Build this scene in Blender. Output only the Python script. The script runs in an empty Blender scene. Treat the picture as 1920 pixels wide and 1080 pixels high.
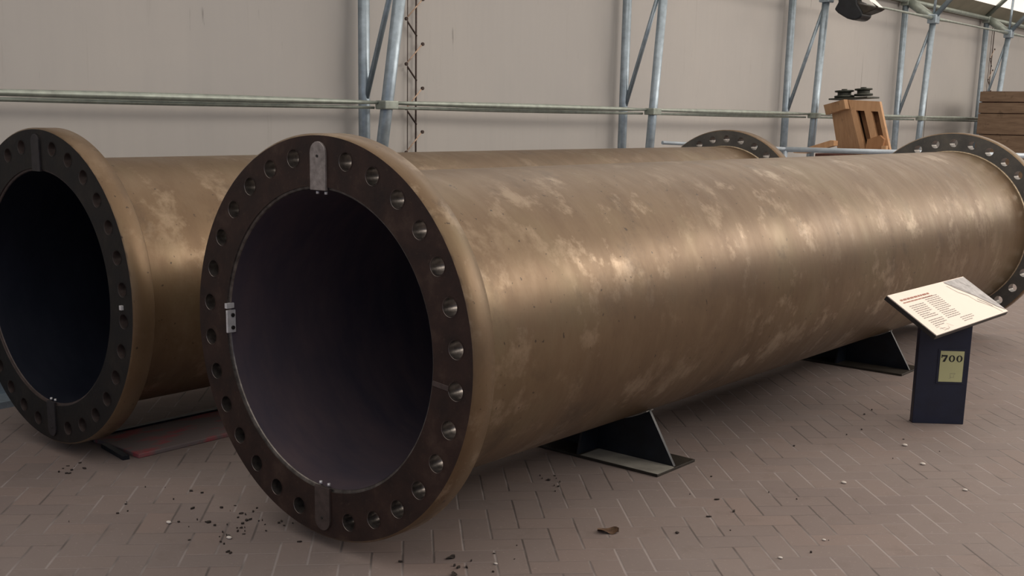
import bpy, bmesh, math, random
from mathutils import Vector, Matrix
PI = math.pi
S, Cc = math.sin, math.cos
random.seed(7)
scene = bpy.context.scene
col = scene.collection

# ---------------------------------------------------------------- helpers
def link(o):
    col.objects.link(o); return o

def tag(o, label=None, cat=None, group=None, kind=None):
    if label: o['label'] = label
    if cat: o['category'] = cat
    if group: o['group'] = group
    if kind: o['kind'] = kind
    return o

def empty(name, loc, label=None, cat=None, group=None, rz=0):
    o = link(bpy.data.objects.new(name, None)); o.empty_display_size = .1
    o.location = loc; o.rotation_euler = (0, 0, rz)
    return tag(o, label, cat, group)

class MB:
    """collects shapes and links them as ONE mesh object"""
    def __init__(s): s.v = []; s.f = []; s.m = []; s.sm = []
    def add(s, vs, fs, mi=0, smooth=False):
        b = len(s.v); s.v += [tuple(v) for v in vs]
        for f in fs: s.f.append([b+i for i in f]); s.m.append(mi); s.sm.append(smooth)
    def box(s, x0, x1, y0, y1, z0, z1, M=None, mi=0):
        vs = [Vector((x, y, z)) for x in (x0, x1) for y in (y0, y1) for z in (z0, z1)]
        if M: vs = [M @ v for v in vs]
        s.add(vs, [(0,1,3,2),(4,6,7,5),(0,4,5,1),(2,3,7,6),(0,2,6,4),(1,5,7,3)], mi)
    def tube(s, pts, rad, n=12, mi=0, caps=True, flat=None):
        pts = [Vector(p) for p in pts]
        if not isinstance(rad, (list, tuple)): rad = [rad]*len(pts)
        if flat is None: flat = [1]*len(pts)
        rings = []; up = None
        for i, p in enumerate(pts):
            a = pts[max(i-1, 0)]; b = pts[min(i+1, len(pts)-1)]
            t = (b-a).normalized()
            if up is None:
                up = Vector((0,0,1)) if abs(t.z) < .9 else Vector((0,1,0))
            e1 = t.cross(up).normalized(); e2 = e1.cross(t).normalized()
            rings.append([p + e1*rad[i]*Cc(2*PI*k/n) + e2*rad[i]*flat[i]*S(2*PI*k/n) for k in range(n)])
        vs = [v for r in rings for v in r]; fs = []
        for i in range(len(pts)-1):
            for k in range(n):
                fs.append((i*n+k, i*n+(k+1) % n, (i+1)*n+(k+1) % n, (i+1)*n+k))
        s.add(vs, fs, mi, True)
        if caps:
            s.add(rings[0], [tuple(range(n))[::-1]], mi); s.add(rings[-1], [tuple(range(n))], mi)
    def prism(s, poly, h0, h1, axis='z', M=None, mi=0):
        """poly 2-D; extruded along axis (z: xy, y: xz, x: yz)"""
        def P(a, b, h):
            v = {'z': (a, b, h), 'y': (a, h, b), 'x': (h, a, b)}[axis]
            v = Vector(v); return M @ v if M else v
        n = len(poly)
        vs = [P(a, b, h0) for a, b in poly] + [P(a, b, h1) for a, b in poly]
        fs = [tuple(range(n))[::-1], tuple(range(n, 2*n))] + [(i, (i+1) % n, n+(i+1) % n, n+i) for i in range(n)]
        s.add(vs, fs, mi)
    def lathe_y(s, prof, n=120, mi=0, smooth=True, closed=False):
        """prof [(r, y)] spun about the y axis"""
        vs = [(r*S(2*PI*k/n), y, r*Cc(2*PI*k/n)) for r, y in prof for k in range(n)]
        fs = []
        m = len(prof)
        for i in range(m if closed else m-1):
            j = (i+1) % m
            for k in range(n): fs.append((i*n+k, i*n+(k+1) % n, j*n+(k+1) % n, j*n+k))
        s.add(vs, fs, mi, smooth)
    def lathe_z(s, prof, c=(0,0,0), n=24, mi=0, M=None):
        vs = []
        for r, z in prof:
            for k in range(n):
                v = Vector((c[0]+r*S(2*PI*k/n), c[1]+r*Cc(2*PI*k/n), c[2]+z)); vs.append(M @ v if M else v)
        fs = [(i*n+k, i*n+(k+1) % n, (i+1)*n+(k+1) % n, (i+1)*n+k) for i in range(len(prof)-1) for k in range(n)]
        s.add(vs, fs, mi, True)
        s.add(vs[:n], [tuple(range(n))], mi); s.add(vs[-n:], [tuple(range(n))], mi)
    def build(s, name, mats, parent=None, bevel=0, label=None, fix=True):
        me = bpy.data.meshes.new(name); me.from_pydata(s.v, [], s.f)
        if not isinstance(mats, (list, tuple)): mats = [mats]
        for m in mats: me.materials.append(m)
        me.polygons.foreach_set('material_index', s.m)
        me.polygons.foreach_set('use_smooth', s.sm)
        bm = bmesh.new(); bm.from_mesh(me)
        if fix:
            bmesh.ops.remove_doubles(bm, verts=bm.verts, dist=1e-5)
            bmesh.ops.recalc_face_normals(bm, faces=bm.faces)
        bm.to_mesh(me); bm.free(); me.update()
        o = link(bpy.data.objects.new(name, me))
        if parent: o.parent = parent
        if bevel:
            b = o.modifiers.new('bevel', 'BEVEL'); b.width = bevel; b.segments = 2; b.limit_method = 'ANGLE'
        if label: o['label'] = label
        return o

# ---------------------------------------------------------------- materials
class NT:
    def __init__(s, name):
        s.mat = bpy.data.materials.new(name); s.mat.use_nodes = True
        s.n = s.mat.node_tree.nodes; s.l = s.mat.node_tree.links
        s.b = s.n['Principled BSDF']; s.out = s.n['Material Output']
    def node(s, t, **kw):
        n = s.n.new(t)
        for k, v in kw.items(): setattr(n, k, v)
        return n
    def val(s, sock, v):
        if isinstance(v, bpy.types.NodeSocket): s.l.new(v, sock)
        else: sock.default_value = v
    def math(s, op, a, b=0.0, c=None):
        n = s.node('ShaderNodeMath', operation=op); s.val(n.inputs[0], a); s.val(n.inputs[1], b)
        if c is not None: s.val(n.inputs[2], c)
        return n.outputs[0]
    def coords(s, scale=(1,1,1), rot=(0,0,0), loc=(0,0,0)):
        t = s.node('ShaderNodeTexCoord'); m = s.node('ShaderNodeMapping')
        m.inputs['Scale'].default_value = scale; m.inputs['Rotation'].default_value = rot; m.inputs['Location'].default_value = loc
        s.l.new(t.outputs['Object'], m.inputs[0]); return m.outputs[0]
    def noise(s, vec, scale, detail=4, rough=.55):
        n = s.node('ShaderNodeTexNoise'); s.l.new(vec, n.inputs['Vector'])
        n.inputs['Scale'].default_value = scale; n.inputs['Detail'].default_value = detail; n.inputs['Roughness'].default_value = rough
        return n.outputs['Fac']
    def ramp(s, fac, stops):
        r = s.node('ShaderNodeValToRGB'); s.l.new(fac, r.inputs[0])
        e = r.color_ramp.elements
        while len(e) < len(stops): e.new(.5)
        for i, (p, c) in enumerate(stops):
            e[i].position = p; e[i].color = (*c, 1) if len(c) == 3 else c
        return r.outputs[0]
    def mix(s, f, a, b, mode='MIX'):
        n = s.node('ShaderNodeMix', data_type='RGBA', blend_type=mode)
        s.val(n.inputs[0], f)
        for i, v in ((6, a), (7, b)):
            if isinstance(v, bpy.types.NodeSocket): s.l.new(v, n.inputs[i])
            else: n.inputs[i].default_value = (*v, 1)
        return n.outputs[2]
    def bump(s, h, strength=.3, dist=.01):
        n = s.node('ShaderNodeBump'); n.inputs['Strength'].default_value = strength; n.inputs['Distance'].default_value = dist
        s.l.new(h, n.inputs['Height']); s.l.new(n.outputs[0], s.b.inputs['Normal'])
    def set(s, color=None, rough=None, metal=None, spec=None):
        for k, v in (('Base Color', color), ('Roughness', rough), ('Metallic', metal), ('Specular IOR Level', spec)):
            if v is None: continue
            if isinstance(v, tuple) and len(v) == 3: v = (*v, 1)
            s.val(s.b.inputs[k], v)
        return s.mat

def simple(name, c, rough=.5, metal=0., var=.25, scale=14, spec=.5, stretch=(1,1,1), bump=.1):
    t = NT(name); v = t.coords(stretch); f = t.noise(v, scale, 5)
    dark = tuple(x*(1-var) for x in c); lite = tuple(min(1, x*(1+var)) for x in c)
    cr = t.ramp(f, [(.3, dark), (.7, lite)])
    t.bump(t.noise(v, scale*4, 3), bump, .003)
    return t.set(cr, rough, metal, spec)

def pipe_skin(name, loc):
    t = NT(name)
    v = t.coords((1,1,1), loc=loc); vs = t.coords((1.0, 2.6, 1.0), loc=loc)   # streaks run round the barrel
    big = t.noise(v, 1.7, 5, .6); st = t.noise(vs, 3.2, 6, .65); fine = t.noise(t.coords((1,5,1), loc=loc), 9, 6, .75)
    mid = t.noise(v, 4.5, 8, .68)
    a = t.ramp(big, [(.33, (.120,.074,.042)), (.5, (.165,.108,.062)), (.66, (.185,.140,.078))])
    b = t.ramp(st, [(.30, (.135,.086,.050)), (.5, (.165,.110,.062)), (.74, (.205,.148,.092))])
    c = t.mix(.5, a, b)
    zone = t.ramp(t.noise(v, .9, 3, .5), [(.42, (.15,.15,.15)), (.6, (1,1,1))])
    pm = t.mix(1.0, t.ramp(mid, [(.53, (0,0,0)), (.64, (.95,.95,.95))]), zone, 'MULTIPLY')
    c = t.mix(pm, c, (.33,.25,.17))
    dm = t.mix(1.0, t.ramp(t.noise(v, 3.1, 7, .72), [(.54, (0,0,0)), (.66, (.7,.7,.7))]), zone, 'MULTIPLY')
    c = t.mix(dm, c, (.07,.047,.030))
    c = t.mix(t.ramp(fine, [(.60, (0,0,0)), (.74, (.35,.35,.35))]), c, (.09,.06,.038))
    sp = t.ramp(t.noise(v, 38, 2, .5), [(.71, (0,0,0)), (.75, (.8,.8,.8))])
    c = t.mix(sp, c, (.04,.028,.02))
    rg = t.mix(pm, t.ramp(st, [(.3, (.46,.46,.46)), (.7, (.36,.36,.36))]), (.30,.30,.30))
    t.bump(t.mix(.5, fine, mid), .22, .004)
    return t.set(c, rg, .55, .5)

def dark_rust(name, base, red, lite, rough=.55):
    t = NT(name); v = t.coords()
    c = t.ramp(t.noise(v, 6, 7, .65), [(.35, base), (.55, red), (.75, lite)])
    c = t.mix(t.ramp(t.noise(v, 45, 3, .6), [(.6, (0,0,0)), (.75, (.55,.55,.55))]), c, lite)
    t.bump(t.noise(v, 40, 5, .6), .35, .003)
    return t.set(c, rough, .25, .4)

def bore(name, c1, c2):
    t = NT(name); v = t.coords((1,2.5,1))
    c = t.ramp(t.noise(v, 3, 5, .6), [(.3, c1), (.72, c2)])
    t.bump(t.noise(v, 20, 4, .6), .08, .003)
    return t.set(c, .42, .5, .5)

def paving():
    t = NT('herringbone_paving'); W = .115
    g = t.node('ShaderNodeNewGeometry'); sp = t.node('ShaderNodeSeparateXYZ'); t.l.new(g.outputs['Position'], sp.inputs[0])
    X, Y = sp.outputs[0], sp.outputs[1]
    r = 1/(math.sqrt(2)*W)
    p = t.math('ADD', t.math('MULTIPLY', t.math('SUBTRACT', Y, X), r), .543+400)
    q = t.math('ADD', t.math('MULTIPLY', t.math('ADD', Y, X), r), .426+400)
    i, j = t.math('FLOOR', p), t.math('FLOOR', q)
    fx, fy = t.math('FRACT', p), t.math('FRACT', q)
    k = t.math('FLOORED_MODULO', t.math('SUBTRACT', i, j), 4.0)
    def eq(n): return t.math('COMPARE', k, float(n), .1)
    k0, k1, k2, k3 = eq(0), eq(1), eq(2), eq(3)
    dl = t.math('ADD', fx, t.math('MULTIPLY', k1, 5.))
    dr = t.math('ADD', t.math('SUBTRACT', 1., fx), t.math('MULTIPLY', k0, 5.))
    db = t.math('ADD', fy, t.math('MULTIPLY', k2, 5.))
    dt = t.math('ADD', t.math('SUBTRACT', 1., fy), t.math('MULTIPLY', k3, 5.))
    dx = t.math('MINIMUM', dl, dr); dy = t.math('MINIMUM', db, dt)
    d = t.math('MINIMUM', dx, dy)
    bi = t.math('SUBTRACT', i, k1); bj = t.math('SUBTRACT', j, k2)
    cx = t.node('ShaderNodeCombineXYZ'); t.l.new(bi, cx.inputs[0]); t.l.new(bj, cx.inputs[1])
    wn = t.node('ShaderNodeTexWhiteNoise', noise_dimensions='2D'); t.l.new(cx.outputs[0], wn.inputs['Vector'])
    v = t.node('ShaderNodeMapping'); t.l.new(g.outputs['Position'], v.inputs[0]); v = v.outputs[0]
    big = t.noise(v, .9, 5, .6); med = t.noise(v, 7, 6, .65); fin = t.noise(v, 70, 3, .6)
    c = t.ramp(wn.outputs['Value'], [(0., (.192,.155,.145)), (.5, (.205,.165,.152)), (1., (.222,.172,.155))])
    c = t.mix(t.ramp(big, [(.38, (0,0,0)), (.62, (.65,.65,.65))]), c, (.225,.19,.178))
    c = t.mix(t.ramp(med, [(.55, (0,0,0)), (.75, (.45,.45,.45))]), c, (.15,.115,.10))
    c = t.mix(t.ramp(fin, [(.62, (0,0,0)), (.7, (.35,.35,.35))]), c, (.36,.31,.28))
    n2 = t.noise(v, 2.2, 3, .5)
    jc = t.ramp(n2, [(.42, (.10,.085,.08)), (.56, (.31,.275,.265))])
    dxn = t.math('MULTIPLY', dx, t.math('ADD', .7, t.math('MULTIPLY', med, 1.0)))
    dyn = t.math('MULTIPLY', dy, t.math('ADD', .7, t.math('MULTIPLY', med, 1.0)))
    jy = t.ramp(dyn, [(.02, (.9,.9,.9)), (.06, (0,0,0))])     # joints filled with sand
    jx = t.ramp(dxn, [(.02, (.33,.33,.33)), (.055, (0,0,0))])
    c = t.mix(jx, c, jc); c = t.mix(jy, c, jc)
    h = t.ramp(t.math('MINIMUM', dxn, dyn), [(0, (0,0,0)), (.07, (1,1,1))])
    h2 = t.mix(.12, h, fin)
    t.bump(h2, .35, .006)
    return t.set(c, .72, 0., .3)

def wall_fabric():
    t = NT('wall_fabric'); v = t.coords((1,1,1)); st = t.coords((1, 5, .35))
    c = t.ramp(t.noise(v, .7, 4), [(.35, (.43,.415,.402)), (.65, (.465,.445,.425))])
    c = t.mix(t.ramp(t.noise(st, 3.2, 5, .7), [(.62, (0,0,0)), (.8, (.35,.35,.35))]), c, (.30,.27,.25))
    c = t.mix(t.ramp(t.noise(t.coords((1,9,.6)), 3.5, 4, .6), [(.70, (0,0,0)), (.77, (.75,.75,.75))]), c, (.2,.19,.18))
    t.bump(t.noise(t.coords((1,1.2,.15)), 2.2, 3), .35, .05)
    return t.set(c, .75, 0., .25)

def wood(name, c1, c2, stretch=(6,6,.6), rough=.6):
    t = NT(name); v = t.coords(stretch)
    c = t.ramp(t.noise(v, 4, 6, .65), [(.3, c1), (.7, c2)])
    c = t.mix(t.ramp(t.noise(t.coords(), 9, 3), [(.62, (0,0,0)), (.72, (.5,.5,.5))]), c, tuple(x*.45 for x in c1))
    t.bump(t.noise(v, 9, 5), .2, .003)
    return t.set(c, rough, 0., .3)

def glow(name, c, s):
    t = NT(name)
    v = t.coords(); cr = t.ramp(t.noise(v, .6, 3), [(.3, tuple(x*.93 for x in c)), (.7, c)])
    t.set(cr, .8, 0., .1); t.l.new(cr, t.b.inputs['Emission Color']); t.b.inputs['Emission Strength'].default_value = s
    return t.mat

M = {}
M['paving'] = paving()
M['wall'] = wall_fabric()
M['skinA'] = pipe_skin('bronze_pipe_surface', (3.3, 1.2, .4))
M['skinB'] = pipe_skin('bronze_pipe_surface_rear', (9.1, 6.4, 2.2))
M['faceA'] = dark_rust('rusty_flange_face', (.018,.011,.010), (.036,.019,.015), (.075,.048,.036))
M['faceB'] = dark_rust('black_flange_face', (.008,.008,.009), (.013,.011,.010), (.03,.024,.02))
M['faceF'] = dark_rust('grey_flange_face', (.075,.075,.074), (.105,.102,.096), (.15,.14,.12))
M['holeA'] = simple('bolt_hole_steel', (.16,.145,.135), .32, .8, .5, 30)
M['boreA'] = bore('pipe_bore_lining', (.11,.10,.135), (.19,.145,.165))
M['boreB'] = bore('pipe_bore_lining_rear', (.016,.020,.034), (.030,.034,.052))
M['plateL'] = simple('worn_grey_plate', (.30,.27,.26), .45, .5, .3, 40)
M['plateD'] = simple('brown_plate', (.07,.052,.048), .5, .3, .3, 30)
M['plateK'] = simple('black_plate', (.03,.027,.03), .5, .3, .3, 30)
M['bright'] = simple('bright_steel', (.72,.72,.74), .35, .35, .2, 40)
M['weld'] = simple('weld_bead_metal', (.42,.34,.24), .4, .5, .4, 60)
M['blacksteel'] = simple('black_painted_steel', (.007,.010,.016), .42, .1, .4, 10)
M['edgesteel'] = simple('worn_plate_edge', (.30,.29,.26), .5, .2, .3, 9)
M['baseK'] = simple('dark_worn_plate', (.035,.030,.024), .5, .2, .4, 14)
M['galv'] = simple('galvanised_tube', (.33,.40,.46), .38, .55, .18, 18)
M['galvg'] = simple('greenish_galvanised_tube', (.30,.335,.30), .45, .45, .2, 15)
M['barrier'] = simple('pale_blue_tube', (.48,.55,.62), .35, .2, .12, 10)
M['navy'] = simple('navy_painted_metal', (.010,.014,.034), .45, .0, .2, 12)
M['boardedge'] = simple('dark_board_edge', (.012,.010,.010), .5, 0, .3, 12)
M['cream'] = simple('cream_print', (.86,.75,.66), .45, 0, .02, 5, bump=0)
M['card'] = simple('pale_green_card', (.50,.50,.27), .5, 0, .03, 5, bump=0)
M['ink'] = simple('black_ink', (.012,.012,.012), .6, 0, .1, 5, bump=0)
M['inkg'] = simple('grey_ink', (.22,.20,.19), .6, 0, .1, 5, bump=0)
M['inkr'] = simple('red_brown_ink', (.33,.13,.09), .6, 0, .1, 5, bump=0)
M['mapg'] = simple('grey_map_print', (.40,.39,.39), .5, 0, .25, 25, bump=0)
M['oak'] = wood('orange_wood', (.44,.25,.13), (.56,.34,.19))
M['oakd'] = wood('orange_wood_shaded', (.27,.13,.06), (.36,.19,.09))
M['darkgreen'] = simple('dark_green_iron', (.035,.038,.030), .5, .2, .4, 25)
M['redbrown'] = simple('red_brown_timber', (.10,.035,.025), .7, 0, .5, 12)
M['crate'] = wood('weathered_crate_wood', (.13,.085,.055), (.22,.15,.10), (.8,6,6), .75)
M['lamp'] = simple('black_lamp_housing', (.012,.014,.018), .4, .2, .3, 15)
M['hood'] = simple('brown_lamp_hood', (.03,.024,.018), .45, .3, .4, 12)
M['lens'] = simple('pale_lamp_glass', (.75,.74,.70), .2, 0, .05, 10)
M['cord'] = simple('dark_cord', (.055,.035,.03), .8, 0, .3, 60)
M['rope'] = simple('pale_rope', (.50,.36,.27), .8, 0, .3, 60)
M['valance'] = simple('olive_grey_roof_fabric', (.20,.185,.14), .75, 0, .12, 3)
M['roof'] = glow('emissive_roof_fabric', (1.0,.94,.86), .80)  # emission stands in for daylight coming through the roof cloth
M['debris'] = simple('dark_leaf_litter', (.03,.022,.018), .85, 0, .5, 60)
M['leafb'] = simple('dry_brown_leaf', (.10,.055,.03), .8, 0, .4, 50)
M['pebble'] = simple('pale_pebble', (.65,.60,.55), .6, 0, .1, 50)
t = NT('worn_red_paint'); v = t.coords((2,1,1))
M['redplank'] = t.set(t.mix(t.ramp(t.noise(v, 4, 5, .6), [(.5, (0,0,0)), (.62, (1,1,1))]), (.17,.14,.14), (.34,.075,.085)), .7, 0., .3)
M['stain'] = simple('dust_film', (.2,.18,.2), .8)

# ---------------------------------------------------------------- setting
def struct(o): o['kind'] = 'structure'; return o
m = MB(); m.add([(-3.04,-9,0),(13,-9,0),(13,34,0),(-3.04,34,0)], [(0,1,2,3)])
m.add([(-3.04,-9,-.1),(13,-9,-.1),(13,34,-.1),(-3.04,34,-.1)], [(3,2,1,0)])
struct(m.build('floor', M['paving'], fix=False))
# wall of tent fabric, slightly billowed between the frames
FY = [2.9501+3.2026*i for i in range(-1, 7)]
m = MB(); ys = [-9+.2*i for i in range(216)]; zs = [0, .4, .8, 1.2, 1.7, 2.2, 2.7, 3.15]
vs = [(-3.04-.02*S(PI*(y-FY[0])/3.2026)**2*S(PI*z/3.15), y, z) for z in zs for y in ys]; n = len(ys)
m.add(vs, [(j*n+i, j*n+i+1, (j+1)*n+i+1, (j+1)*n+i) for j in range(len(zs)-1) for i in range(n-1)], 0, True)
struct(m.build('wall_left', M['wall'], fix=False))
m = MB(); m.add([(-3.04,34,0),(13,34,0),(13,34,4.4),(4.5,34,7),(-1.6,34,4.6),(-3.04,34,3.15)], [(0,1,2,3,4,5)])
struct(m.build('wall_back', M['wall'], fix=False))
m = MB(); m.box(-3.03,-2.80,-9,34,0,.035); m.box(-3.03,-2.99,-9,34,.035,.14)
struct(m.build('baseboard_left', M['galv']))
m = MB(); m.add([(-3.04,-9,3.15),(-2.825,-9,3.352),(-2.825,34,3.352),(-3.04,34,3.15)], [(0,1,2,3)])
struct(m.build('trim_1', M['valance'], fix=False))
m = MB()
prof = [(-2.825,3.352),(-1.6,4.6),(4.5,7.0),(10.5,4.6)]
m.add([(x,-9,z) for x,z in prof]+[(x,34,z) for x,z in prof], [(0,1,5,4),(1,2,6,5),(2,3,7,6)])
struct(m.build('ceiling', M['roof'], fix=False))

# ---------------------------------------------------------------- the two big pipes
RF, RB, RI, RP, HR, L, TF = .75, .672, .5527, .607, .031, 6.476, .1085

def flange_face(mb, sectors, y, rin, back, rout, mi=0):
    """one face of a flange: polar sectors, each plain or with a round bolt hole"""
    for (c, hw, hole) in sectors:
        cr = math.radians(c); h = math.radians(hw)
        nu, nv = 4, 4
        P = lambda r, a: (r*S(a), y, r*Cc(a))
        if not hole:
            ks = max(1, int(round(hw/1.5)))
            vs = [P(r, cr-h+2*h*k/ks) for r in (rin, rout) for k in range(ks+1)]
            fs = [(k, k+1, ks+2+k, ks+1+k) for k in range(ks)]
            mb.add(vs, fs if back else [f[::-1] for f in fs], mi); continue
        per = []
        u0, u1 = rin, rout
        for k in range(8): per.append((u0, -1+2*k/8))
        for k in range(6): per.append((u0+(u1-u0)*k/6, 1))
        for k in range(8): per.append((u1, 1-2*k/8))
        for k in range(6): per.append((u1+(u0-u1)*k/6, -1))
        N = len(per); outer = []; inner = []
        hr = RB
        for (r, s) in per:
            a = cr+s*h; outer.append(P(r, a))
            du, dv = r-hr, s*h*hr
            ph = math.atan2(dv, du)
            cu, cv = HR*Cc(ph), HR*S(ph)       # radial, tangential
            x = (hr+cu)*S(cr)+cv*Cc(cr); z = (hr+cu)*Cc(cr)-cv*S(cr)
            inner.append((x, y, z))
        mb.add(outer+inner, [(k, (k+1) % N, N+(k+1) % N, N+k) for k in range(N)], mi)

def hole_walls(mb, sectors, y0, y1, mi=1):
    for (c, hw, hole) in sectors:
        if not hole: continue
        cr = math.radians(c); h = math.radians(hw); N = 28
        cx, cz = RB*S(cr), RB*Cc(cr)
        ring = [(cx+HR*Cc(2*PI*k/N), cz+HR*S(2*PI*k/N)) for k in range(N)]
        vs = [(x, y, z) for y in (y0, y1) for x, z in ring]
        mb.add(vs, [(k, (k+1) % N, N+(k+1) % N, N+k) for k in range(N)], mi, True)
        # countersunk lip of the hole
        if not mb.lip: continue
        r2 = [(cx+(HR+.0035)*Cc(2*PI*k/N), y0-.001, cz+(HR+.0035)*S(2*PI*k/N)) for k in range(N)]
        r1 = [(x, y0+.003, z) for x, z in ring]
        mb.add(r2+r1, [(k, (k+1) % N, N+(k+1) % N, N+k) for k in range(N)], mi, True)

near_sec = [(12*k, 6, k not in (0, 15)) for k in range(30)]
far_sec = [(12*k, 6, True) for k in range(8)] + [(93, 3, False)] + [(102+12*k, 6, True) for k in range(7)] + [(183, 3, False)] + [(192+12*k, 6, True) for k in range(14)]

def make_flange(parent, y0, y1, sectors, skin, f_front, f_back, hole, near=True):
    mb = MB(); mb.lip = near
    c = .007
    rin = RI+.012 if near else RP
    # outer rim and chamfers (material 0), faces 1/2, holes 3
    mb.lathe_y([(RF-c, y0), (RF, y0+c), (RF, y1-c), (RF-c, y1)], 180, 0)
    if near:
        flange_face(mb, sectors, y0, rin, False, RF-c, 1)
        flange_face(mb, sectors, y1, RP, True, RF-c, 2)
        mb.lathe_y([(rin, y0), (rin-.001, y0+.006), (RI+.003, y0+.008), (RI, y0+.013)], 180, 3, False)
    else:
        flange_face(mb, sectors, y0, RP, True, RF-c, 2)
        flange_face(mb, sectors, y1, RI, False, RF-c, 1)
    hole_walls(mb, sectors, y0, y1, 3)
    o = mb.build('flange', [skin, f_front, f_back, hole], parent)
    return o

def lug(parent, ang, r0, r1, w, mat, label, screws=True, thick=.008):
    """plate let into the flange face, rounded at its outer end"""
    a = math.radians(ang); R = Matrix.Rotation(a, 4, 'Y')
    poly = [(-w/2, r0), (w/2, r0), (w/2, r1-w/2)] + [(w/2*Cc(k*PI/10), r1-w/2+w/2*S(k*PI/10)) for k in range(1, 10)] + [(-w/2, r1-w/2)]
    mb = MB(); mb.prism(poly, -thick, .004, 'y', R)
    o = mb.build('locating_plate', mat, parent, .0015, label)
    if screws:
        for sx in (-.25, .3):
            c = R @ Vector((sx*w, .010, r0-.004)); e = R @ Vector((sx*w, .010, r0-.014))
            sm = MB(); sm.tube([c, e], .006, 8); sm.build('screw', M['bright'], o)
        c = Vector((0, -thick-.003, r1-w*.62)); sm = MB(); sm.tube([R @ c, R @ (c+Vector((0,.006,0)))], .005, 10)
        sm.build('screw', M['boardedge'], o)
    return o

def make_pipe(loc, scale, skin, face, borem, labels, rear=False):
    root = empty('steel_pipe', loc, labels, 'pipe', 'large flanged pipes lying side by side')
    root.scale = (scale,)*3
    b = MB()
    b.lathe_y([(RP, TF-.004), (RP, 1.6), (RP, 3.2), (RP, 4.8), (RP, L-TF+.004)], 180, 0)
    b.build('barrel', skin, root)
    b = MB(); b.lathe_y([(RI, .012), (RI, 1.5), (RI, 3.2), (RI, 4.8), (RI, L)], 180, 0)
    b.build('bore_lining', borem, root)
    make_flange(root, 0, TF, near_sec, skin, face, M['faceF'], M['holeA'] if not rear else M['plateD'])
    make_flange(root, L-TF, L, far_sec, skin, face, M['faceF'], M['holeA'], False)
    w = MB(); n = 160; ring = [(RP+.004+.003*S(k*1.7), L-TF-.003, 2*PI*k/n) for k in range(n)]
    pts = [(r*S(a), y, r*Cc(a)) for r, y, a in ring]; prof = []
    w.lathe_y([(RP-.002, L-TF-.010), (RP+.005, L-TF-.006), (RP+.007, L-TF+.001)], 160, 0)
    w.build('weld_bead', M['weld'], root)
    return root

ZC = .79
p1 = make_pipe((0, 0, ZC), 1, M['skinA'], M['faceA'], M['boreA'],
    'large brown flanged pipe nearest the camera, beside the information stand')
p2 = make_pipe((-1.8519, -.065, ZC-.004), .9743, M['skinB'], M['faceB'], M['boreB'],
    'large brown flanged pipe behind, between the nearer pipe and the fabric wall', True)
lug(p1, 0, RI-.002, .722, .082, M['plateL'], 'light grey locating plate at the top')
lug(p1, 180, RI-.002, .722, .082, M['plateD'], 'brown locating plate at the bottom')
lug(p2, 0, RI-.002, .722, .07, M['plateK'], 'dark locating plate at the top', False)
lug(p2, 180, RI-.002, .722, .07, M['plateK'], 'dark locating plate at the bottom')
# bracket tab on the left of the bore and the worn slot at the right
b = MB(); b.box(-.5535, -.543, -.012, .028, -.045, .045, Matrix.Translation((0,0,.005)))
br = b.build('bracket', M['bright'], p1, .002, 'bright steel bracket at the left of the bore')
b = MB(); b.box(-.556, -.541, -.014, .02, .058, .078); b.build('clip', M['bright'], br)
for zz in (.03, -.02):
    b = MB(); b.tube([(-.543,.012,zz),(-.537,.012,zz)], .008, 10); b.build('screw', M['boardedge'], br)
b = MB(); R_ = Matrix.Rotation(math.radians(96), 4, 'Y')
b.box(-.009, .009, -.003, .002, .567, .640, R_)
b.build('key_slot', M['plateD'], p1, .001, 'worn radial strip at the right of the face')
b = MB(); b.box(.655, .672, -.012, .002, -.02, 0)
b.build('clip', M['bright'], p2, .001, 'small bright clip at the right of the face')

def saddle(loc, label, worn=False):
    root = empty('pipe_saddle', loc, label, 'saddle', 'steel saddles under the pipes')
    b = MB(); b.box(-.46, .46, -.165, .165, 0, .0135); bp = b.build('base_plate', M['baseK'], root, .002)
    if worn:
        b = MB(); b.prism([(.02,-.163),(.458,-.163),(.458,-.02),(.44,-.010),(.02,-.010)], .0136, .0146, 'z'); b.build('worn_strip', M['edgesteel'], bp, 0, 'worn pale grey strip along the front half of the plate')
    rp = RP+.002; zc = ZC
    xs = .298; arc = []
    for k in range(17):
        x = -xs+2*xs*k/16; arc.append((x, zc-math.sqrt(rp*rp-x*x)))
    poly = [(.448, .014)] + arc[::-1] + [(-.448, .014)]
    b = MB(); b.prism(poly, -.008, .008, 'y'); b.build('web_plate', M['blacksteel'], root)
    for x in (-.16, 0, .16):
        zt = zc-math.sqrt(rp*rp-x*x)-.002
        if x == 0:
            b = MB(); b.prism([(-.16,.014),(-.008,.014),(-.008,zt),(-.12,zt)], x-.006, x+.006, 'x'); b.build('gusset', M['blacksteel'], root)
        b = MB(); b.prism([(.008,.014),(.16,.014),(.12,zt),(.008,zt)], x-.006, x+.006, 'x'); b.build('gusset', M['blacksteel'], root)
    # pad strip lying on top of the web, against the barrel
    b = MB(); n = len(arc)
    vs = [(x, y, z+dz) for (x, z) in arc for y, dz in ((-.03,-.006),(.03,-.006),(.03,.0),(-.03,.0))]
    fs = []
    for i in range(n-1):
        for k in range(4): fs.append((4*i+k, 4*i+(k+1) % 4, 4*i+4+(k+1) % 4, 4*i+4+k))
    fs += [(0,1,2,3), (4*n-4, 4*n-3, 4*n-2, 4*n-1)]
    b.add(vs, fs); b.build('cradle_strip', M['edgesteel'], root)
    return root
saddle((0, 1.76, 0), 'black steel saddle under the nearer pipe, close to its front end', True)
saddle((0, 4.655, 0), 'black steel saddle under the nearer pipe, behind the information stand')
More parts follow.
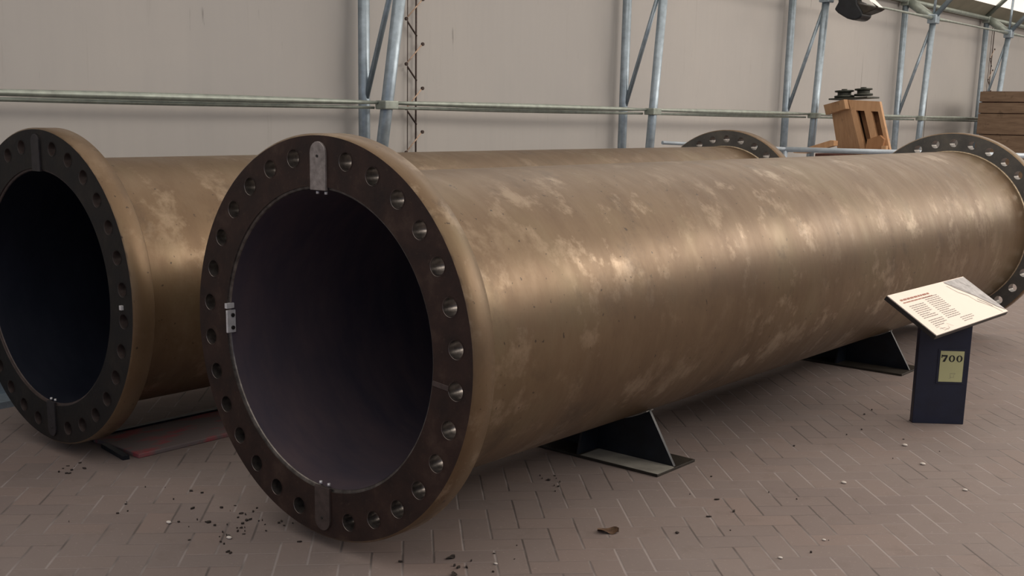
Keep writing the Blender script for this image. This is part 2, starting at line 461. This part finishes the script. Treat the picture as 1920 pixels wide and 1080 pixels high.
for yy, lb in ((1.70, 'black steel saddle under the rear pipe, close to its front end'), (4.5, 'black steel saddle under the rear pipe, towards its far end')):
    s = saddle((-1.8519, yy, 0), lb); s.scale = (.974, 1, .9743*1.003)

# red-painted plank and a dark strip along its back edge, under the rear pipe
r = empty('worn_plank', (-1.70, .15, 0), 'flat worn plank with red paint lying on the paving under the rear pipe', 'plank')
b = MB(); b.box(-.18, .22, 0, 1.36, 0, .022); b.build('board', M['redplank'], r, .004)
b = MB(); b.box(-.215, -.18, 0, 1.36, 0, .03); b.build('dark_strip', M['blacksteel'], r)
b = MB(); b.box(-.06, .20, -.035, -.003, 0, .02, Matrix.Rotation(-.16, 4, 'Z')); b.build('end_strip', M['blacksteel'], r)

# ---------------------------------------------------------------- information stand
pa = Vector((.9547, 3.3840, 0)); pb = Vector((1.1749, 3.5511, 0))
dv = (pb-pa).normalized(); nv = Vector((dv.y, -dv.x, 0)); Wd = (pb-pa).length
ctr = (pa+pb)/2 - nv*.025
BC = Vector((1.073, 3.470, .666)); byaw, btilt, bw, bh = 1.551, .558, 1.056, .321
be = Vector((Cc(byaw), S(byaw), 0)); bg = Vector((-S(byaw)*Cc(btilt), Cc(byaw)*Cc(btilt), S(btilt))); bn = be.cross(bg)
stand = empty('information_stand', ctr, 'dark navy information stand with slanted cream panel, standing on the paving beside the nearer pipe', 'sign')
IC = Matrix.Translation(-ctr)
def under(x, y, off):           # height of the board's underside
    d = (Vector((x, y, 0))-BC); return BC.z - (d.x*bn.x+d.y*bn.y)/bn.z - off
cs = [pa, pb, pb-nv*.05, pa-nv*.05]
b = MB(); vs = [c-ctr for c in cs] + [Vector((c.x, c.y, under(c.x, c.y, .03)))-ctr for c in cs]
b.add(vs, [(3,2,1,0),(4,5,6,7),(0,1,5,4),(1,2,6,5),(2,3,7,6),(3,0,4,7)]); b.build('post', M['navy'], stand, .003)
BM = Matrix(((be.x,bg.x,bn.x,BC.x-ctr.x),(be.y,bg.y,bn.y,BC.y-ctr.y),(be.z,bg.z,bn.z,BC.z-ctr.z),(0,0,0,1)))
b = MB(); b.box(-bw/2, bw/2, -bh/2, bh/2, -.026, -.003, BM); board = b.build('board', M['boardedge'], stand, .002)
b = MB(); b.box(-bw/2+.004, bw/2-.004, -bh/2+.002, bh/2-.002, -.003, .001, BM); panel = b.build('printed_panel', M['cream'], board, 0, 'cream panel with title, text columns and grey map')
# printing; u along the board (0 left .. 1 right), w from the top edge (0) down (1)
def pt(u, w): return (-bw/2+u*bw, bh/2-w*bh)
def pquad(mb, u0, w0, u1, w1, z=.0022, mi=0):
    a = pt(u0, w0); c = pt(u1, w1)
    mb.add([BM @ Vector((a[0],a[1],z)), BM @ Vector((c[0],a[1],z)), BM @ Vector((c[0],c[1],z)), BM @ Vector((a[0],c[1],z))], [(0,1,2,3)], mi)
rn = random.Random(3)
def textline(mb, u0, u1, w, h, word=(.012,.035), gap=.006):
    u = u0
    while u < u1-.004:
        l = min(rn.uniform(*word), u1-u); pquad(mb, u, w, u+l, w+h); u += l+gap
tt = MB(); textline(tt, .06, .42, .155, .034, (.02,.05), .008); textline(tt, .06, .42, .225, .020, (.02,.05), .006)
tt.build('title_lettering', M['inkr'], panel, fix=False)
def column(u0, u1, w0, n, h=.013, short=(), name='body_lettering'):
    tx = MB()
    for k in range(n): textline(tx, u0, u1 if k not in short else u0+(u1-u0)*.7, w0+k*.042, h)
    tx.build(name, M['inkg'], panel, fix=False)
column(.075, .25, .325, 8, short=(5,)); column(.09, .26, .69, 4, short=(3,)); column(.30, .475, .235, 13, short=(8,))
column(.42, .58, .81, 3, .012, short=(2,), name='caption_lettering')
def pline(mb, pts, wd, z=.0024):
    P = [Vector((*pt(u, w), z)) for u, w in pts]
    for i in range(len(P)-1):
        d = (P[i+1]-P[i]).normalized(); nn = Vector((-d.y, d.x, 0))*wd/2
        mb.add([BM @ (P[i]-nn), BM @ (P[i+1]-nn), BM @ (P[i+1]+nn), BM @ (P[i]+nn)], [(0,1,2,3)])
sk = MB(); pline(sk, [(.08,.86),(.12,.855),(.13,.95),(.20,.94),(.21,.89)], .002)
pline(sk, [(.10,.90),(.16,.91),(.17,.97)], .002); pline(sk, [(.22,.84),(.26,.93)], .0015)
sk.build('small_sketch', M['inkg'], panel, fix=False)
mp = MB(); poly = [(.70,.02),(.995,.02),(.995,.93),(.95,.86),(.90,.66),(.86,.52),(.80,.36),(.74,.2)]
P = [BM @ Vector((*pt(u, w), .0018)) for u, w in poly]; mp.add(P, [tuple(range(len(P)))[::-1]])
mp.build('printed_map', M['mapg'], panel, fix=False)
for pts, wd in (([(.70,.04),(.75,.2),(.80,.34),(.85,.47),(.89,.63),(.94,.82),(.99,.94)], .007), ([(.68,.12),(.72,.32),(.78,.44),(.80,.60),(.85,.70),(.90,.83),(.93,.97)], .0035),
    ([(.74,.12),(.80,.26),(.84,.40)], .005), ([(.83,.56),(.88,.70),(.90,.80)], .005), ([(.88,.12),(.90,.22),(.94,.26)], .003), ([(.92,.48),(.95,.66),(.985,.80)], .005)):
    ml = MB(); pline(ml, pts, wd); ml.build('map_line', M['inkg'], panel, fix=False)
# number card on the post: slab-serif figures 700
FM = Matrix(((dv.x,0,nv.x,pa.x-ctr.x),(dv.y,0,nv.y,pa.y-ctr.y),(0,1,0,0),(0,0,0,1)))   # local (s, height, out)
b = MB(); b.box(.106, .252, .226, .418, 0, .003, FM); fr = b.build('card_holder', M['navy'], stand, .001, 'dark holder around the number card')
b = MB(); b.box(.118, .244, .238, .408, .003, .005, FM); card = b.build('number_card', M['card'], stand, 0, 'pale green card with black number 700')
def ell(cx, cz, rx, rz, n=32): return [(cx+rx*Cc(2*PI*k/n), cz+rz*S(2*PI*k/n)) for k in range(n)]
nb = MB()
def zero(cx):
    o, i = ell(cx, .367, .0165, .0185), ell(cx, .367, .0072, .0145); n = 32
    vs = [FM @ Vector((x, z, .0056)) for x, z in o+i]
    nb.add(vs, [(k, (k+1) % n, n+(k+1) % n, n+k) for k in range(n)])
def poly7(ps): nb.add([FM @ Vector((x, z, .0056)) for x, z in ps], [tuple(range(len(ps)))])
x0 = .124
poly7([(x0,.386),(x0+.032,.386),(x0+.032,.377),(x0+.005,.377),(x0,.379)]); poly7([(x0,.388),(x0+.004,.388),(x0+.004,.369),(x0,.369)])
poly7([(x0+.022,.377),(x0+.032,.377),(x0+.020,.3485),(x0+.007,.3485),(x0+.012,.360)])
zero(.180); zero(.220)
nb.build('number_lettering', M['ink'], card, fix=False)
sm = MB()
def seg(pts, wd=.0012):
    for a, c in zip(pts, pts[1:]):
        a, c = Vector((*a, .0056)), Vector((*c, .0056)); d = (c-a).normalized(); nn = Vector((-d.y, d.x, 0))*wd/2
        sm.add([FM @ (a-nn), FM @ (c-nn), FM @ (c+nn), FM @ (a+nn)], [(0,1,2,3)])
seg([(.175,.283),(.205,.286),(.200,.278)]); seg([(.178,.279),(.181,.258),(.172,.256)]); seg([(.180,.262),(.199,.264),(.196,.280)])
sm.build('small_mark', M['inkg'], card, fix=False)

# ---------------------------------------------------------------- portal frames along the wall
XO = -2.943
inner = {-1: ((-2.755,1.42),(-2.60,2.34)), 0: ((-2.755,1.422),(-2.597,2.336)), 1: ((-2.637,1.397),(-2.565,2.597)), 2: ((-2.604,1.397),(-2.552,2.832)),
         3: ((-2.619,1.43),(-2.5655,2.92)), 4: ((-2.652,2.14),(-2.606,2.923)), 5: ((-2.64,1.4),(-2.60,2.92)), 6: ((-2.64,1.4),(-2.60,2.92))}
def ix(i, z):
    (a, za), (b_, zb) = inner[i]; return a+(b_-a)*(z-za)/(zb-za)
ZK = {3: 2.93, 4: 2.945}
where = {-1: 'outside the left edge of view', 0: 'behind the front flange of the nearer pipe', 1: 'second from the left, behind the middle of the nearer pipe', 2: 'just left of the orange wooden pattern',
         3: 'just right of the orange wooden pattern', 4: 'rising behind the left end of the stacked crates', 5: 'hidden behind the stacked crates at right'}
for i in range(-1, 6):
    y = 2.9501+3.2026*i
    root = empty('portal_frame', (XO, y, 0), 'grey steel tube wall frame '+where[i], 'frame', 'tubular steel frames along the fabric wall')
    T = lambda x, z, dy=0: (x-XO, dy, z)
    zk = ZK.get(i, 2.93); xk = ix(i, zk)
    b = MB(); b.tube([T(XO,0), T(XO,1.6), T(XO,3.17)], .041, 16); b.build('outer_post', M['galv'], root)
    b = MB(); b.tube([T(ix(i,0),0), T(xk,zk)], .043 if i < 1 else .040, 16); b.build('inner_post', M['galv'], root)
    b = MB(); b.tube([T(XO+.02,1.70), T(ix(i,2.80)-.02,2.80)], .02, 10); b.build('brace', M['galv'], root)
    b = MB(); b.tube([T(XO+.02,.25), T(ix(i,1.0)-.02,1.0)], .02, 10); b.build('brace', M['galv'], root)
    b = MB(); b.tube([T(XO,3.17), T((XO+xk)/2,(3.17+zk)/2), T(xk,zk)], [.05,.06,.05], 12); b.build('knee_link', M['galvg'], root)
    b = MB(); b.tube([T(XO-.06,3.16), T(-1.95,4.15), T(4.4,6.75)], .036, 12); b.build('outer_rafter', M['galvg'], root)
    b = MB(); b.tube([T(xk,zk), T(-1.72,3.90), T(4.4,6.35)], .034, 12); b.build('inner_rafter', M['galv'], root)
    b = MB(); b.tube([T(xk,zk), T(xk+.02,3.50)], .018, 8); b.build('brace', M['galv'], root)
    b = MB(); b.tube([T(-2.08,3.60), T(-2.35,3.78)], .018, 8); b.build('brace', M['galv'], root)
    # clamps
    for z in (1.66,):
        x = ix(i, z)-XO
        b = MB(); b.box(x-.052, x+.052, -.065, .065, z-.03, z+.03); b.build('clamp', M['galvg'], root, .008)
    b = MB(); b.box(xk-XO-.055, xk-XO+.06, -.07, .07, zk-.07, zk+.045, None); b.build('clamp', M['galv'], root, .01)
    b = MB(); b.box(-.055, .055, -.055, .055, 3.10, 3.20); b.build('clamp', M['galvg'], root, .01)
    b = MB(); b.box(-.08, .28, -.07, .07, 0, .012); b.build('foot_plate', M['galvg'], root)

# wall rails from clamp to clamp
names = {-1: 'left of the first frame in view', 0: 'between the first and second frames', 1: 'between the second and third frames', 2: 'passing behind the orange wooden pattern', 3: 'ending at the stacked crates', 4: 'behind the stacked crates'}
for i in range(-1, 5):
    y0 = 2.9501+3.2026*i; y1 = y0+3.2026
    xa, xb = ix(i, 1.67)-.03, ix(i+1, 1.67)-.03
    root = empty('wall_rail', ((xa+xb)/2, (y0+y1)/2, 1.665), 'greenish grey horizontal wall rail '+names[i], 'rail', 'horizontal rails along the fabric wall')
    cx, cy, cz = (xa+xb)/2, (y0+y1)/2, 1.665
    pts = []; rad = []
    for k in range(13):
        s = k/12; pts.append((xa+(xb-xa)*s-cx, y0+.05+(y1-y0-.1)*s-cy, .010)); rad.append(.010+.013*S(PI*s)**.6)
    b = MB(); b.tube(pts, rad, 12); b.build('upper_tube', M['galvg'], root)
    pts = [(p[0]-.05, p[1], p[2]-.034) for p in pts]; rad = [.010+.006*S(PI*k/12) for k in range(13)]
    b = MB(); b.tube(pts, rad, 10); b.build('lower_tube', M['galvg'], root)
# eave rails
for i in range(-1, 5):
    y0 = 2.9501+3.2026*i; y1 = y0+3.2026
    e = MB(); e.tube([(0, y0+.06, 0), (0, y1-.06, 0)], .032, 12)
    o = e.build('eave_rail', M['galvg']); o.location = (XO+.02, 0, 3.165)
    tag(o, 'thick greenish eave rail along the roof edge, '+names[i], 'rail', 'rails along the roof edge')
    xa, xb = ix(i, 2.9), ix(i+1, 2.9); za, zb = ZK.get(i, 2.93), ZK.get(i+1, 2.93)
    ps = [(xa+(xb-xa)*k/8, y0+.075+(y1-y0-.15)*k/8, za+(zb-za)*k/8) for k in range(9)]
    e = MB(); e.tube(ps, [.026,.017,.014,.013,.013,.013,.014,.017,.026], 10)
    o = e.build('inner_rail', M['galvg'])
    tag(o, 'thin rail joining the inner post tops, '+names[i], 'rail', 'thin rails joining the inner posts')

# lacing of the fabric panels
def lacing(y0, z0, z1, lab, s=1.0):
    root = empty('fabric_lacing', (-3.0, y0, z0), lab, 'lacing', 'rope lacings joining the wall fabric')
    H = z1-z0
    b = MB(); b.tube([(-.012, 0, 0), (-.012, .0, H)], .007, 6); b.build('cord', M['cord'], root)
    b = MB(); b.tube([(-.015, -.085, 0), (-.015, -.085, H)], .0035, 6); b.build('cord', M['cord'], root)
    k = 0; z = .18
    zig = MB(); eye = MB()
    while z+.32 < H:
        R0 = (0, .055*s, z); L0 = (0, -.115*s, z-.15); R1 = (0, .055*s, z-.32)
        zig.tube([R0, L0], .005, 6, 0); zig.tube([(0, -.10*s, z-.17), (0, -.005*s, z-.265)], .0065, 6, 1)
        for q in (R0, L0):
            eye = MB(); eye.tube([(-.004, q[1], q[2]), (.010, q[1], q[2])], .013, 8); eye.build('eyelet', M['cord'], root)
        z += .32
    zig.build('rope', [M['rope'], M['cord']], root)
lacing(3.535, .33, 3.1, 'zigzag rope lacing up the wall fabric, just right of the leftmost frame in view')
lacing(16.36, .33, 3.1, 'rope lacing up the wall fabric above the stacked crates')
# sewn seams of the fabric
for k, (yy, lb) in enumerate(((3.68, 'beside the zigzag lacing'), (11.6, 'between two frames right of the orange pattern'), (13.9, 'left of the frame by the crates'))):
    b = MB(); b.box(0, .004, -.018, .018, 0, 3.1); o = b.build('fabric_seam', M['wall']); o.location = (-3.052, yy, 0); 
    o.name = 'trim_%d' % (k+2); o['kind'] = 'structure'

# ---------------------------------------------------------------- floodlight hanging at the third frame
fl = empty('floodlight', (-2.2, 9.45, 2.66), 'black floodlight hanging from the thin roof rail at the upper right', 'lamp')
def loc2(ps): return [(x+2.2, z-2.66) for x, z in ps]
body = [(-2.398,2.98),(-2.397,2.853),(-2.434,2.783),(-2.395,2.745),(-2.331,2.707),(-2.28,2.68),(-2.225,2.665),(-2.185,2.664),(-2.154,2.673),(-2.130,2.690),(-2.116,2.71),(-2.12,2.749),(-2.179,2.83),(-2.215,2.98)]
b = MB(); b.prism(loc2(body), -.13, .13, 'y'); b.build('housing', M['lamp'], fl, .015)
b = MB(); b.prism(loc2([(-2.233,2.764),(-2.122,2.722),(-2.055,2.742),(-1.997,2.762),(-1.958,2.786),(-2.02,2.795),(-2.168,2.836),(-2.245,2.96)]), -.11, .11, 'y'); b.build('hood', M['hood'], fl, .006)
b = MB(); b.prism(loc2([(-2.20,2.985),(-2.12,2.92),(-1.985,2.798),(-2.04,2.812),(-2.14,2.85)]), -.10, .10, 'y'); b.build('lamp_glass', M['lens'], fl, .003)
b = MB(); b.tube([(-.10,.0,.33), (-.33,0,.33)], .014, 8); b.tube([(.02,-.09,.27),(.235,-.09,.13)], .008, 8); b.build('mounting_bracket', M['hood'], fl)

# ---------------------------------------------------------------- barrier
br = empty('tube_barrier', (-1.3, 8.4, 0), 'pale blue tubular barrier rail behind the far ends of the pipes', 'barrier')
def bl(*ps): return [(x+1.3, y-8.4, z) for x, y, z in ps]
b = MB(); b.tube(bl((-2.22,7.98,1.32),(-1.2,8.40,1.32),(.55,9.12,1.32)), .026, 14); b.build('top_rail', M['barrier'], br)
b = MB(); b.tube(bl((-2.60,6.30,1.385),(-2.22,7.98,1.325)), .016, 12); b.build('side_rail', M['barrier'], br)
for x, y in ((-2.22,7.98),(-.95,8.50),(.50,9.10)):
    b = MB(); b.tube(bl((x,y,0),(x,y,1.32)), .022, 12); b.build('leg', M['barrier'], br)
    b = MB(); b.tube(bl((x,y,0),(x,y,.01)), .06, 16); b.build('foot', M['barrier'], br)

# ---------------------------------------------------------------- orange wooden pattern on its platform
pl = empty('timber_platform', (-1.88, 9.45, 0), 'dark red-brown timber platform carrying the orange wooden pattern behind the barrier', 'platform')
b = MB(); b.box(-.52, .60, -.42, .45, 1.16, 1.26); b.build('deck', M['redbrown'], pl, .006)
for sx in (-.45, .5):
    for sy in (-.36, .36):
        b = MB(); b.box(sx-.05, sx+.05, sy-.05, sy+.05, 0, 1.16); b.build('leg', M['redbrown'], pl, .004)
b = MB(); b.box(-.40, .45, -.38, -.34, .35, .45); b.build('cross_bar', M['redbrown'], pl); b = MB(); b.box(-.40, .45, .34, .38, .35, .45); b.build('cross_bar', M['redbrown'], pl)
# the pattern: tall box leaning left, seen on its corner, with two slots
wp = empty('wooden_pattern', (-1.9, 9.1, 1.26), 'orange wooden slotted casting pattern leaning left on the dark platform', 'model')
def fp(x, z, y=0): return Vector((x+1.9, y, z-1.26))
# front face corners (x,z) in its plane, leaning: left edge from (-1.90,1.26) up to (-2.10,1.83)
TL, TR, BL, BR = (-2.100,1.830), (-1.755,1.815), (-1.905,1.262), (-1.585,1.262)
def ff(u, w): # u 0..1 left to right, w 0..1 bottom to top
    a = (BL[0]+(TL[0]-BL[0])*w, BL[1]+(TL[1]-BL[1])*w); c = (BR[0]+(TR[0]-BR[0])*w, BR[1]+(TR[1]-BR[1])*w)
    return (a[0]+(c[0]-a[0])*u, a[1]+(c[1]-a[1])*u)
def slab(name, quads, y0, y1, mat, par=wp):
    b = MB()
    for (u0, u1, w0, w1) in quads:
        b.prism([(ff(u, w)[0]+1.9, ff(u, w)[1]-1.26) for u, w in ((u0,w0),(u1,w0),(u1,w1),(u0,w1))], y0, y1, 'y')
    return b.build(name, mat, par)
slab('front_frame', [(0,1,.81,1), (0,.17,0,.81), (.44,.66,.24,.81), (.44,.56,0,.24), (.88,1,0,.81)], 0, .05, M['oak'])
slab('inner_board', [(.17,.44,0,.81), (.56,.88,0,.81)], .10, .13, M['oakd'])
b = MB(); y1 = .45
sh = -.20   # side face runs back and to the left
bk = [(-.20+dx, 0) for dx in (0,)]
vs = [fp(*BL,0.0), fp(*TL,0.0), fp(-2.425, 1.75, .30), fp(-2.305, BL[1], .30), fp(*BR,.05), fp(*TR,.05), fp(TR[0]-.2, TR[1]-.02, .42), fp(BR[0]-.2, BR[1], .42)]
vs = [v+Vector((0, .0, 0)) for v in vs]
b.add(vs, [(0,1,2,3), (4,7,6,5), (3,2,6,7), (1,5,6,2)]); b.build('side_board', M['oak'], wp)
b = MB(); q = [fp(-2.105,1.832,-.005), fp(-2.075,1.735,-.005), fp(-2.44,1.67,.31), fp(-2.475,1.775,.31)]
q2 = [v+Vector((-.035,-.02,0)) for v in q]
b.add(q+q2, [(0,1,2,3),(4,7,6,5),(0,4,5,1),(1,5,6,2),(2,6,7,3),(3,7,4,0)]); b.build('top_batten', M['oak'], wp)
b = MB(); b.prism([(.055,.05),(.235,.05),(.25,.17),(.20,.21),(.07,.165)], -.06, .10, 'y'); b.prism([(.235,0),(.32,0),(.32,.05),(.235,.05)], -.08, .05, 'y'); b.build('core_block', M['oakd'], wp)
b = MB(); b.box(.17,.30,-.09,-.02,0,.045); b.box(.235,.285,-.075,-.02,.06,.105); b.build('wedge', M['oak'], wp)
pk = MB(); pk.prism([(-.64,.0),(-.50,.0),(-.19,.09),(-.19,.140),(-.23,.145),(-.64,.012)], -.20, -.10, 'y')
o = pk.build('wooden_plank', M['oak'], None); o.location = (-1.9, 9.0, 1.262)
tag(o, 'short orange plank leaning on the left side of the wooden pattern', 'plank')
# iron pulleys on top
for n_, (x, z, lab, rx) in enumerate(((-2.235,1.835,'left dark green iron pulley lying on the wooden pattern',.10), (-2.03,1.856,'right dark green iron pulley lying on the wooden pattern',.092))):
    root = empty('iron_pulley', (x, 9.30+.02*n_, z+.030), lab, 'pulley', 'iron pulleys on the wooden pattern')
    Mr = Matrix.Rotation(-.06, 4, 'Y') 
    b = MB(); b.lathe_z([(rx*1.05,-.01),(rx*1.05,.012),(rx*.72,.016),(rx*.72,.045),(rx,.05),(rx,.066)], M=Mr, n=28); b.build('wheel', M['darkgreen'], root)
    b = MB(); b.lathe_z([(.03,.066),(.03,.08)], M=Mr, n=16); b.build('hub', M['darkgreen'], root)
b = MB(); b.box(-.23, .20, -.16, .16, -.008, .008, Matrix.Rotation(-.06, 4, 'Y')); o = b.build('iron_plate', M['darkgreen']); o.location = (-2.11, 9.30, 1.848)
tag(o, 'thin dark iron plate under the pulleys on top of the wooden pattern', 'plate')

# ---------------------------------------------------------------- crates
def crate(z0, boards, lab, dx=0, w=1.3):
    root = empty('wooden_crate', (-1.80+dx, 14.9, z0), lab, 'crate', 'weathered wooden crates stacked by the wall')
    z = 0
    for h in boards:
        b = MB(); b.box(-w/2, w/2, -.62, -.595, z+.006, z+h-.006, Matrix.Rotation(random.uniform(-.006,.006), 4, 'Y')); b.build('front_board', M['crate'], root, .003)
        b = MB(); b.box(-w/2, -w/2+.025, -.594, .60, z+.006, z+h-.006); b.build('side_board', M['crate'], root, .003)
        b = MB(); b.box(w/2-.025, w/2, -.594, .60, z+.006, z+h-.006); b.build('side_board', M['crate'], root, .003)
        z += h
    b = MB(); b.box(-w/2+.026, w/2-.026, -.59, .6, .001, z-.001); b.build('inner_box', M['redbrown'], root)
    return root
crate(0.04, [.27,.27,.27], 'bottom weathered wooden crate of the stack, standing on the paving', .0)
crate(.85, [.30,.305], 'middle weathered wooden crate of the stack at the right edge', .0)
crate(1.455, [.295,.155,.15], 'topmost weathered wooden crate of the stack at the right edge', .0)
b = MB()
for x in (-.5, 0, .5): b.box(x-.05, x+.05, -.6, .6, 0, .04)
o = b.build('crate_skids', M['crate']); o.location = (-1.8, 14.9, 0); tag(o, 'low timber skids under the bottom crate of the stack', 'skids')

# ---------------------------------------------------------------- bits on the floor
lf = MB(); rn = random.Random(11)
def fleck(mb, x, y, s):
    n = rn.randint(4, 6); a0 = rn.uniform(0, 6.3); k = rn.uniform(.3, .8); th = rn.uniform(0, 3.1)
    ps = []
    for i in range(n):
        a = 2*PI*i/n; px, py = s*Cc(a)*rn.uniform(.7,1.1), s*k*S(a)*rn.uniform(.7,1.1)
        ps.append((x+px*Cc(th)-py*S(th), y+px*S(th)+py*Cc(th)))
    mb.prism(ps, .0005, rn.uniform(.003,.008))
for cx, cy, sx, n in ((-.50,-.04,.20,24), (-.35,.02,.16,8), (-1.58,-.13,.10,10), (.15,1.22,.14,9), (-.3,-.22,.25,12), (.5,.2,.25,10), (-.9,-.1,.4,14), (1.0,1.4,.7,12), (.8,3.0,.5,10)):
    for _ in range(n):
        x = rn.gauss(cx, sx*.55); y = rn.gauss(cy, sx*.5)
        if math.hypot(x, 0) < .0: continue
        fleck(lf, x, y, rn.choice((.003,.004,.006,.008,.012)))
o = lf.build('leaf_litter', M['debris'], None, fix=False); tag(o, 'dark dry leaf litter scattered on the paving around the pipe ends', 'litter', kind='stuff')
def leaf(loc, rz, s, lab, mat):
    b = MB(); n = 9; vs = []
    for i in range(n):
        u = i/(n-1); w = .35*S(PI*u)**.8*(1+.25*S(9*u)); x = (u-.5)
        vs += [(x*s, -w*s, (.10+.10*S(7*u))*s), (x*s, 0, .03*s), (x*s, w*s*.8, (.16-.08*S(5*u))*s)]
    fs = []
    for i in range(n-1):
        for k in (0, 1): fs.append((3*i+k, 3*i+k+1, 3*i+4+k, 3*i+3+k))
    b.add(vs, fs, 0, True); o = b.build('dry_leaf', mat, None, fix=False); o.location = loc; o.rotation_euler = (0,0,rz)
    tag(o, lab, 'leaf')
leaf((.702,.863,0.001), .6, .085, 'curled brown dry leaf on the paving in front of the nearer pipe', M['leafb'])
leaf((.43,.24,0.001), 1.4, .04, 'small dark dry leaf near the bottom edge, right of the front flange', M['debris'])
leaf((.55,.13,0.001), 2.4, .04, 'tiny dark leaf at the bottom edge right of the front flange', M['debris'])
for k, (x, y, s) in enumerate(((1.29,2.65,.012),(1.13,2.11,.011),(1.58,2.39,.010),(1.10,2.91,.012),(1.34,1.08,.008),(.59,.31,.007),(-.64,-.25,.011),(-.33,-.19,.011),(1.38,1.37,.007))):
    b = MB(); b.lathe_z([(s*.5,0),(s,s*.35),(s*.8,s*.7),(s*.3,s*.9)], n=7); o = b.build('pebble', M['pebble']); o.location = (x, y, .0005)
    o.scale = (1.3, .9, 1)
    tag(o, 'tiny pale pebble lying loose on the paving', 'pebble', 'pale pebbles scattered on the paving')

# ---------------------------------------------------------------- camera
cd = bpy.data.cameras.new('camera'); cam = link(bpy.data.objects.new('camera', cd))
yaw, pit, rol, f, ppy = .6934491, -.19807135, .01995814, 2155.4912, 644.4333
fw = Vector((-S(yaw)*Cc(pit), Cc(yaw)*Cc(pit), S(pit))); rt = Vector((Cc(yaw), S(yaw), 0)); up = rt.cross(fw)
r2 = rt*Cc(rol)+up*S(rol); u2 = -rt*S(rol)+up*Cc(rol)
cam.matrix_world = Matrix(((r2.x,u2.x,-fw.x,3.162873),(r2.y,u2.y,-fw.y,-2.716909),(r2.z,u2.z,-fw.z,1.623347),(0,0,0,1)))
cd.sensor_width = 36; cd.lens = f/1920*36; cd.shift_y = (ppy-540)/1920; cd.clip_end = 200; cd.clip_start = .05
scene.camera = cam

# ---------------------------------------------------------------- light
def area(name, loc, target, size, power, color, sy=None):
    l = bpy.data.lights.new(name, 'AREA'); l.energy = power; l.color = color; l.shape = 'RECTANGLE'; l.size = size; l.size_y = sy or size
    o = link(bpy.data.objects.new(name, l)); o.location = loc
    o.rotation_euler = (Vector(target)-Vector(loc)).to_track_quat('-Z', 'Y').to_euler(); return o
area('side_daylight', (5.8, 8.0, 4.5), (-.6, 4.6, .9), 9.0, 330, (1.0,.90,.79), 1.5)
area('front_fill', (4.6, -5.6, 2.0), (-.4, .6, .7), 1.6, 10, (.72,.80,1.0), 1.6)
area('far_fill', (4.5, 17.0, 3.8), (-3.0, 14.5, 1.7), 5.0, 130, (1.0,.90,.76), 2.0)  # unseen warm lamp, added to brighten the far end of the wall
area('left_fill', (-1.8, -6.0, 3.6), (-1.0, 1.0, 0), 3.0, 10, (.60,.72,1.0), 2.0)
w = bpy.data.worlds.new('world'); scene.world = w; w.use_nodes = True
bg = w.node_tree.nodes['Background']; bg.inputs[0].default_value = (.55,.68,1.0,1); bg.inputs[1].default_value = .20
scene.view_settings.view_transform = 'Standard'; scene.view_settings.look = 'None'; scene.view_settings.exposure = 0
